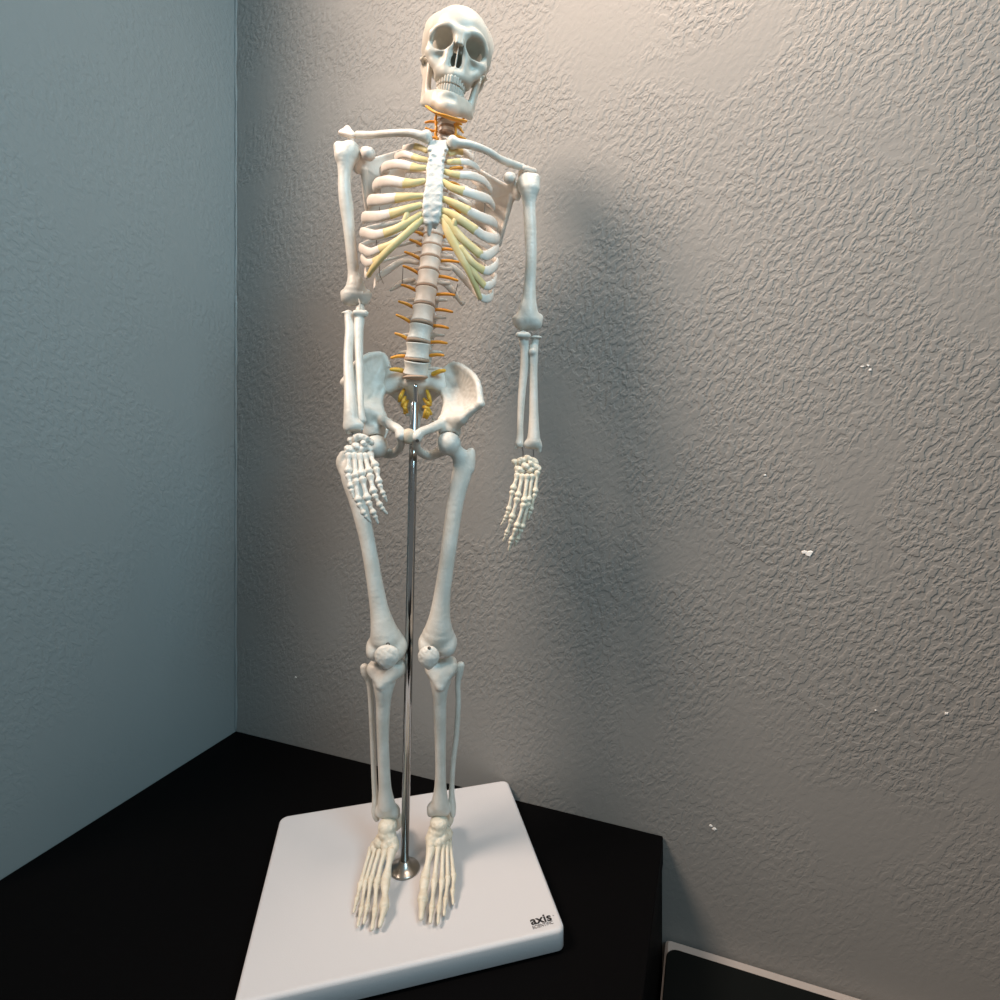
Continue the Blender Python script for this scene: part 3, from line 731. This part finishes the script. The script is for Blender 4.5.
def digit(name, joints, par, m, rs, h=.0006):
    """joints: px,py,Y of base, joint, joint, ..., tip; one mesh of bones with knuckles and small gaps"""
    S = Sdf(); Pn = [P(*q) for q in joints]
    for i in range(len(Pn)-1):
        a, b = Pn[i], Pn[i+1]; d = (b-a)/np.linalg.norm(b-a); last = i == len(Pn)-2
        r = rs[i]
        a2 = a+d*r*.50; b2 = b-d*r*(1.05 if not last else .5)
        mid = (a2+b2)/2+np.array([0, -.0006, 0])
        S.chain([a2+d*r*.4, a2+d*r*1.6, mid, b2-d*r*1.0, b2], [r*1.10, r*.74, r*.62, r*.76, r*(1.12 if not last else .60)], .0006)
        for s in (-1, 1):
            if not last: S.ball(b2+np.array([s*r*.45, 0, 0]), r*.78, .0005)
            S.ball(a2+d*r*.3+np.array([s*r*.5, 0, 0]), r*.72, .0005)
    return bone(name, S, m, par, h)
def hand(carp, digs, m):
    S = Sdf()
    rnd = random.Random(7)
    for (x, y, Y, r) in carp:
        c = P(x, y, Y); R = rr(r)
        th = rnd.uniform(-.8, .8); M = np.array([[math.cos(th), 0, math.sin(th)], [0, 1, 0], [-math.sin(th), 0, math.cos(th)]])
        S.ell(c, (R*1.15, R*.85, R*.74), .0005, 1, M)
        for _ in range(3): S.ball(c+np.array([rnd.uniform(-1, 1)*R*.6, -R*.45, rnd.uniform(-1, 1)*R*.5]), R*.40, .0006)
    hd = bone('hand', S, m, sk, .0006, wob=(.0003, 1400.))
    for nm, j, rs in digs: digit(nm, j, hd, m, rs)
    return hd
hand([(353, 440.5, .492, 4.8), (359, 437.5, .489, 5.2), (365, 438.5, .489, 4.6), (370, 441.5, .492, 4.2), (350.2, 450, .486, 5.2), (356.8, 446.5, .486, 4.4), (362, 449.5, .487, 5.0), (368, 448.5, .489, 4.6), (364, 444, .485, 3.4)],
     [('thumb', [(349, 453, .484), (348.3, 474, .475), (351.3, 489, .470), (354, 499, .468)], [.0031, .0026, .0020]),
      ('finger', [(354.5, 453, .485), (356.2, 479, .473), (358.5, 503, .466), (365, 515, .464), (371.3, 522.5, .465)], [.0032, .0029, .0023, .0018]),
      ('finger', [(360, 453.5, .485), (362, 477, .473), (368, 501, .466), (374.5, 515, .464), (378.2, 524, .465)], [.0033, .0030, .0024, .0018]),
      ('finger', [(364.5, 453.5, .486), (369.8, 474, .475), (374, 494, .468), (381, 507, .466), (387.3, 514.2, .467)], [.0031, .0029, .0023, .0018]),
      ('finger', [(369, 452.5, .488), (376.3, 467.5, .478), (379.5, 484, .472), (383.5, 495, .470), (386.8, 502, .471)], [.0030, .0026, .0020, .0017])], BONE)
hand([(515.8, 462, .537, 4.2), (522, 460.5, .536, 4.8), (528.5, 459, .536, 4.6), (534, 461.5, .537, 4.8), (519.5, 470, .534, 5.2), (526, 466.5, .533, 4.4), (530.5, 470, .533, 4.0), (536, 467.5, .535, 5.0), (531, 464, .532, 3.2)],
     [('thumb', [(537.3, 470.5, .533), (534.8, 493.5, .528), (530.5, 511, .527), (527.5, 520, .528)], [.0027, .0022, .0018]),
      ('finger', [(532.3, 474, .531), (528.3, 502, .525), (521.5, 529, .523), (517, 540, .524), (514.6, 546.5, .526)], [.0027, .0026, .0020, .0016]),
      ('finger', [(527.6, 474, .530), (524, 503, .523), (516.2, 528, .521), (510.8, 541, .523), (508.6, 551, .525)], [.0028, .0027, .0022, .0018]),
      ('finger', [(522.6, 474, .531), (517.5, 497.5, .525), (511.5, 519, .523), (506.5, 533.5, .525), (503, 541.5, .527)], [.0027, .0026, .0020, .0016]),
      ('finger', [(518, 473, .532), (512.5, 490.5, .527), (508.3, 511, .526), (505.3, 518.5, .527), (500.8, 525.5, .529)], [.0027, .0023, .0018, .0015])], FOOTM)

# ---------------------------------------------------------------- pelvis
def hip(side, pts):
    S = Sdf(); p = {k: P(*v) for k, v in pts.items()}
    cr = spline([p['si_top'], p['crest1'], p['crest2'], p['crest3'], p['asis']], 3)
    def tr(a, b, c, r=.0016): S.tri(p[a], p[b], p[c], r, .003)
    for i in range(len(cr)-1): S.tri(cr[i], cr[i+1], p['fossa'], .0015, .002)
    tr('asis', 'aiis', 'fossa'); tr('aiis', 'brim', 'fossa'); tr('brim', 'si_low', 'fossa'); tr('si_low', 'si_top', 'fossa')
    S.chain([p['si_top'], p['crest1'], p['crest2'], p['crest3'], p['asis']], [.0026, .0026, .0026, .0028, .0032], .003)
    S.chain([p['asis'], p['aiis'], p['acet']], [.0032, .0042, .006], .003)
    S.chain([p['si_low'], p['brim'], p['brim2'], p['ram1'], p['ram2'], p['pub']], [.0040, .0040, .0048, .0046, .0044, .0052], .003)
    S.tri(p['brim'], p['brim2'], p['aiis'], .004, .004); S.tri(p['brim2'], p['acet'], p['aiis'], .0045, .004)
    S.ell(p['acet'], (.0115, .012, .0115), .004)
    S.chain([p['acet'], p['isc1'], p['isc2'], p['isc3'], p['isc4'], p['pub']], [.007, .0058, .0052, .0044, .0036, .0038], .003)
    S.ball(p['head'], rr(13.2), .001, -1)
    S.cone(p['spine'], p['isc1'], .0014, .003, .002)
    return bone('hip_bone', S, BONE, sk, .0008, wob=(.0003, 500.))
pr_ = dict(si_top=(443.5, 371, .562), si_low=(443, 391, .558), crest1=(453.5, 364.5, .560), crest2=(466, 369.5, .545), crest3=(477, 382, .526), asis=(480.5, 404, .516), fossa=(461, 392, .556),
           aiis=(462, 419, .524), brim=(448, 405, .550), brim2=(444, 420.5, .537), acet=(449, 431, .540), ram1=(432.5, 428, .522), ram2=(421, 432.5, .512), pub=(416.8, 437, .510),
           isc1=(446, 447, .556), isc2=(437, 453, .557), isc3=(427.5, 455.5, .545), isc4=(417.5, 449, .522), head=(448.7, 444.5, .531), spine=(433, 419, .575))
hip(1, pr_)
pl_ = dict(si_top=(388.5, 368, .562), si_low=(383, 389, .558), crest1=(383, 355.5, .563), crest2=(370, 355.5, .552), crest3=(354.5, 365, .540), asis=(344.5, 382, .530), fossa=(372, 385, .557),
           aiis=(361, 410, .528), brim=(378, 402, .550), brim2=(380.5, 416.5, .537), acet=(374, 430, .540), ram1=(389.5, 424.5, .522), ram2=(398.5, 430, .512), pub=(401.2, 435.5, .510),
           isc1=(379.5, 446, .556), isc2=(385, 452.5, .557), isc3=(393, 453.5, .545), isc4=(400.2, 447, .522), head=(375.5, 447.5, .531), spine=(391, 420, .575))
hip(-1, pl_)
S = Sdf().ell(P(408.6, 436.3, .510), (.0068, .0052, .0072), 0)
bone('pubic_symphysis', S, mat('symphysis_cartilage', (.62, .52, .40), .5, bump=(300, .0005)), sk, .0006)
holeplug(417.3, 440.8, .5045, .0016)
# sacrum
S = Sdf()
S.ell(P(415, 383, .560), (rr(15), .0115, rr(8)), .003)
for s in (-1, 1):
    S.tri(P(415+s*12, 378, .560), P(415+s*25, 372.5, .562), P(415+s*27, 388, .560), .0050, .004)
    S.tri(P(415+s*10, 380, .562), P(415+s*14, 376, .562), P(415+s*26, 388, .562), .0055, .004)
    S.tri(P(415+s*8, 378, .568), P(415+s*22, 392, .572), P(415+s*9, 400, .582), .0045, .004)
    for k in range(3): S.cone(P(415+s*(20-4.5*k), 386+9*k, .568+.007*k), P(415+s*(16-4*k), 396+9*k, .576+.006*k), .0048-.0007*k, .0042-.0007*k, .003)
S.chain([P(415.5, 388, .564), P(415.5, 401, .586), P(416, 414, .592), P(416.5, 424, .583), P(416.8, 431, .572)], [.0095, .0078, .006, .0038, .0022], .004)
for k in range(3):
    for s in (-1, 1): S.ball(P(415.5+s*(11-1.6*k), 392+8.5*k, .566+.009*k), .0022, .001, -1)
bone('sacrum', S, BONE, sk, .0008)
for s, xs in ((-1, [((403.8, 390), (400.8, 396), (399.3, 401)), ((405, 397), (403.5, 401), (402.2, 406)), ((407.5, 401), (405.5, 405), (404.8, 413)), ((403.5, 404), (405, 408), (407, 412))]),
              (1, [((427, 391), (429, 397), (430.5, 403)), ((424, 399), (427.5, 403), (430.5, 405)), ((423.5, 407), (427, 408), (431, 414)), ((429, 404), (426, 411), (424, 417)), ((425, 408), (428, 413), (426.5, 418))])):
    for q in xs: link('sacral_nerve', *tube([P(*q[0], .560), P(*q[1], .553), P(*q[2], .556)], [.0017, .0021, .0016], up=(0, 1, 0)), GOLD, sk)

# ---------------------------------------------------------------- legs
def femur(head, neck, troch, shaft, cy, cx, hw, Yk, side):
    S = Sdf()
    S.ball(P(*head[:3]), rr(head[3]), 0)
    S.chain([P(*head[:3]), P(*neck[:3])], [rr(6.8), rr(7.2)], .003)
    S.chain([P(*q[:3]) for q in troch], [rr(q[3]) for q in troch], .0025)
    S.chain([P(*neck[:3])]+[P(*q[:3]) for q in shaft], [rr(7.5)]+[rr(q[3]) for q in shaft], .004)
    c = P(cx, cy, Yk); R = rr(hw)
    S.cone(c+[-R*.50, -.003, -.001], c+[-R*.48, .009, -.002], R*.50, R*.48, .003)
    S.cone(c+[R*.50, -.003, -.001], c+[R*.48, .009, -.002], R*.50, R*.48, .003)
    S.cone(c+[-R*.74, .002, .002], c+[R*.74, .002, .002], R*.25, R*.25, .004)
    S.ell(c+[0, .003, .005], (R*.90, .0125, .0125), .007)
    S.ell(c+[0, .010, -.010], (.0035, .014, .008), .002, -1)
    return bone('femur', S, BONE, sk, .0008, sm=45)
femur((448.7, 443.5, .531, 11.8), (461, 457, .537), [(471, 452, .542, 4.2), (470, 459, .541, 5.6), (469, 468, .540, 5.6)],
      [(462, 472, .538, 9.6), (457.3, 492, .535, 8.6), (453.3, 515, .533, 8.0), (449.2, 545, .530, 7.6), (445.3, 573, .529, 7.6), (441.5, 600, .529, 8.5), (439.5, 619, .529, 10.8), (438.3, 632, .531, 14)], 645, 437.5, 18.0, .533, 1)
femur((376.2, 446.5, .533, 11.8), (357, 458, .541), [(343.5, 455, .546, 4.6), (341.5, 462, .545, 5.6), (344, 470, .544, 5.6)],
      [(350.5, 474, .541, 9.4), (356.5, 497, .537, 8.4), (361.5, 515, .534, 7.9), (367.8, 543, .531, 7.3), (373, 572, .529, 7.4), (378.5, 605, .529, 8.6), (382.5, 625, .529, 11.5), (385, 636, .530, 14)], 649, 386.3, 19., .533, -1)
for c, rx, rz, tilt in (((387, 656, .5125), 12, 12.5, 0), ((428.8, 656.5, .5125), 10.3, 12, 0)):
    p = P(*c)
    S = Sdf().ell(p, (rr(rx), .0048, rr(rz)*.85), 0); S.cone(p, p+[.0, .001, -rr(rz)*.78], rr(5), rr(3), .004)
    bone('patella', S, BONE, sk, .0007, wob=(.0003, 900.))
def ringwire(c, r=.0014):
    q = [c+[r*math.cos(a), 0, r*math.sin(a)] for a in np.linspace(0, 2*math.pi, 13)]
    link('knee_screw', *tube(q, .0005, up=(0, 1, 0), n=2, seg=8), DARKM, sk)
ringwire(P(388, 644.5, .5150)); ringwire(P(429.2, 648, .5095), .0010)
def tibia(pl, shaft, ank, tub, side):
    S = Sdf()
    x, y, hw, Y = pl; c = P(x, y, Y); R = rr(hw)
    S.cone(c+[-R*.55, 0, 0], c+[-R*.5, .010, 0], R*.42, R*.40, .003); S.cone(c+[R*.55, 0, 0], c+[R*.5, .010, 0], R*.42, R*.40, .003)
    S.chain([P(*q[:3]) for q in shaft], [rr(q[3]) for q in shaft], .005)
    S.ell(c+[0, .005, -.004], (R*.93, .012, .0085), .004)
    S.cone(P(*tub[:3]), P(tub[0], tub[1]-12, tub[2]+.004), .0036, .0030, .003)
    S.tri(c+[-R*.6, -.004, -.003], c+[R*.6, -.004, -.003], P(*tub[:3]), .0030, .003)
    S.box(c+[0, .003, .0085], (R*1.1, .02, .0035), .001, .0015, -1)
    ax, ay, ahw, aY = ank; c = P(ax, ay, aY); R = rr(ahw)
    S.cone(c+[-R*.45, 0, .001], c+[R*.45, 0, .001], .0062, .0062, .004)
    S.cone(c+[-side*R*.60, 0, 0], c+[-side*R*.68, 0, -.0035], .0040, .0034, .002)
    return bone('tibia', S, BONE, sk, .0008, sm=25)
tibia((386, 668.5, 19.6, .535), [(384.5, 678, .535, 12.), (383.8, 690, .534, 9.2), (383.4, 702, .535, 7.3), (383, 718, .536, 6.6), (383, 742, .539, 5.9), (384, 768, .542, 5.9), (385, 788, .545, 6.4), (386.3, 804, .547, 8.6)], (387.5, 812, 13.5, .549), (381, 685, .526), -1)
tibia((441, 667, 16.6, .535), [(440.5, 677, .535, 11.), (440, 690, .534, 8.), (439.8, 702, .535, 6.6), (440, 718, .536, 6.2), (440.3, 742, .539, 5.6), (440.6, 768, .542, 5.3), (440.3, 788, .545, 6.2), (440, 803, .547, 8.6)], (439, 809.5, 12.8, .549), (440.5, 686.5, .526), 1)
def fibula(pts):
    S = Sdf().chain([P(*q[:3]) for q in pts], [rr(q[3]) for q in pts], .0015)
    return bone('fibula', S, BONE, sk, .0006)
fibula([(364.2, 667.5, .545, 4.0), (365.5, 673, .545, 4.2), (369.5, 684, .546, 3.0), (371.2, 709, .547, 2.7), (372.8, 745, .549, 2.7), (374.3, 781, .551, 2.8), (375.5, 797, .552, 3.4), (376, 812, .552, 4.6), (376.8, 818.5, .552, 3.0)])
fibula([(460.6, 665.5, .545, 4.0), (459.6, 671, .545, 4.0), (457.8, 684, .546, 2.8), (458.3, 703, .547, 2.7), (456.3, 736, .549, 2.8), (453.2, 763, .551, 2.7), (451.7, 790, .552, 2.8), (452.2, 806, .552, 4.0), (452.8, 814.5, .552, 2.8)])

def fdigit(name, joints, par, rs):
    S = Sdf(); Pn = [G(*q) for q in joints]
    for i in range(len(Pn)-1):
        a, b = Pn[i], Pn[i+1]; d = (b-a)/np.linalg.norm(b-a); last = i == len(Pn)-2; r = rs[i]
        a2 = a+d*r*.4; b2 = b-d*r*(.75 if not last else .3)
        mid = (a2+b2)/2+np.array([0, 0, .0008 if i == 0 else .0004])
        S.chain([a2, a2+d*r*1.4, mid, b2-d*r*1.2, b2], [r*1.05, r*.80, r*.66, r*.80, r*(1.08 if not last else .62)], .0006)
    return bone(name, S, FOOTM, par, .0006, wob=(.0002, 1500.))
def foot(tarsi, heel, digs):
    S = Sdf()
    for q in tarsi:
        S.ell(G(*q[:3]), (rr(q[3]), rr(q[4]), rr(q[5])), .0015)
    S.chain([np.array(heel[0]), np.array(heel[1])], [.0085, .0095], .004)
    ft = bone('foot', S, FOOTM, sk, .0007, wob=(.0004, 1000.))
    for j, rs in digs: fdigit('toe', j, ft, rs)
    return ft
ta = G(387.5, 825, .380)
foot([(387.5, 826, .381, 9.5, 9, 6.5), (387, 833, .386, 9, 8, 6), (390.5, 841, .391, 7.5, 7, 6), (394.5, 846, .394, 4.5, 8, 5), (380, 841, .394, 6, 8, 5.5), (385.5, 847, .394, 4.5, 5, 4.5), (374.8, 846, .399, 4.6, 7, 4.5)],
     [ta+[-.001, .016, -.010], ta+[-.001, .034, -.020]],
     [([(391.8, 850, .394), (385.6, 882, .406), (384.2, 909, .4110), (379.7, 926.5, .4145)], [.0042, .0042, .0030]),
      ([(384.8, 851, .395), (376.4, 884, .407), (374.8, 912, .4120), (372, 930, .4155)], [.0030, .0026, .0023]),
      ([(379.5, 851, .397), (370.5, 882, .408), (367, 908, .4125), (363.8, 923.5, .4155)], [.0028, .0024, .0020]),
      ([(375.4, 849, .399), (365, 884, .410), (361, 911, .4130), (357.8, 926.5, .4160)], [.0027, .0023, .0019]),
      ([(371, 848, .401), (359.8, 887, .411), (356.5, 901, .4135), (353.6, 912.5, .4155)], [.0028, .0022, .0018])])
S = Sdf().chain([G(367, 868, .407), G(364.5, 858, .406)], [.0022, .0024], .001)
tb = G(439, 822, .380)
foot([(439, 822.5, .380, 9.2, 9, 6.5), (437, 830, .386, 9, 8, 6), (432.5, 838, .391, 7.2, 7, 6), (430.5, 845, .394, 4.5, 7, 5), (443, 837, .392, 5.5, 7, 5.5), (438.5, 842, .393, 4.5, 6, 4.5), (448, 834, .394, 4.8, 7, 4.8)],
     [tb+[.001, .016, -.010], tb+[.002, .034, -.020]],
     [([(431, 848, .395), (424.6, 880, .406), (422.3, 903, .4110), (421, 919.5, .4145)], [.0042, .0044, .0032]),
      ([(438.3, 846, .395), (434, 884, .407), (431.7, 909, .4120), (430.3, 923, .4150)], [.0030, .0026, .0023]),
      ([(443, 844, .396), (441.8, 884, .408), (439, 909, .4125), (438, 924, .4155)], [.0028, .0024, .0020]),
      ([(446.8, 842, .397), (447.7, 881, .409), (445.2, 902, .4130), (444, 915.5, .4155)], [.0027, .0023, .0019]),
      ([(449, 838, .399), (453.8, 878, .410), (452.5, 893, .4130), (453.2, 904.5, .4155)], [.0028, .0022, .0018])])

# ================================================================== LIGHT
def area(name, loc, target, size, power, col, spread=180):
    l = bpy.data.lights.new(name, 'AREA'); l.energy = power; l.size = size; l.color = col; l.shape = 'DISK'
    l.spread = math.radians(spread)
    o = bpy.data.objects.new(name, l); C.objects.link(o); o.location = loc
    o.rotation_euler = (Vector(target)-Vector(loc)).to_track_quat('-Z', 'Y').to_euler(); return o
# warm lamp beyond the end of the left wall, cool daylight from the room behind the viewer
area('warm_lamp', (-.97, .07, CAMZ+1.28), (.30, .65, CAMZ+.30), .58, 10.4, (1.0, .78, .63), 82)
area('daylight', (.65, -.55, CAMZ+.95), (-.40, .6, CAMZ+.28), .7, 4.3, (.50, .84, 1.0), 85)
area('ceiling_lamp', (.19, .43, CAMZ+.80), (.25, .64, CAMZ+.2), .26, 3.5, (1.0, .76, .60))
w = bpy.data.worlds.new('world'); bpy.context.scene.world = w; w.use_nodes = True
w.node_tree.nodes['Background'].inputs[0].default_value = (.84, .88, .88, 1)
w.node_tree.nodes['Background'].inputs[1].default_value = .235

# ================================================================== CAMERA
cd = bpy.data.cameras.new('camera'); cam = bpy.data.objects.new('camera', cd); C.objects.link(cam)
cam.location = (0, 0, CAMZ); cam.rotation_euler = (math.radians(90), 0, 0)
cd.sensor_width = 36; cd.sensor_fit = 'HORIZONTAL'; cd.lens = F/1000*36
cd.shift_y = (PY-500)/1000.
cd.clip_start = .01
bpy.context.scene.camera = cam
vs = bpy.context.scene.view_settings
vs.view_transform = 'Standard'; vs.look = 'None'; vs.exposure = 0
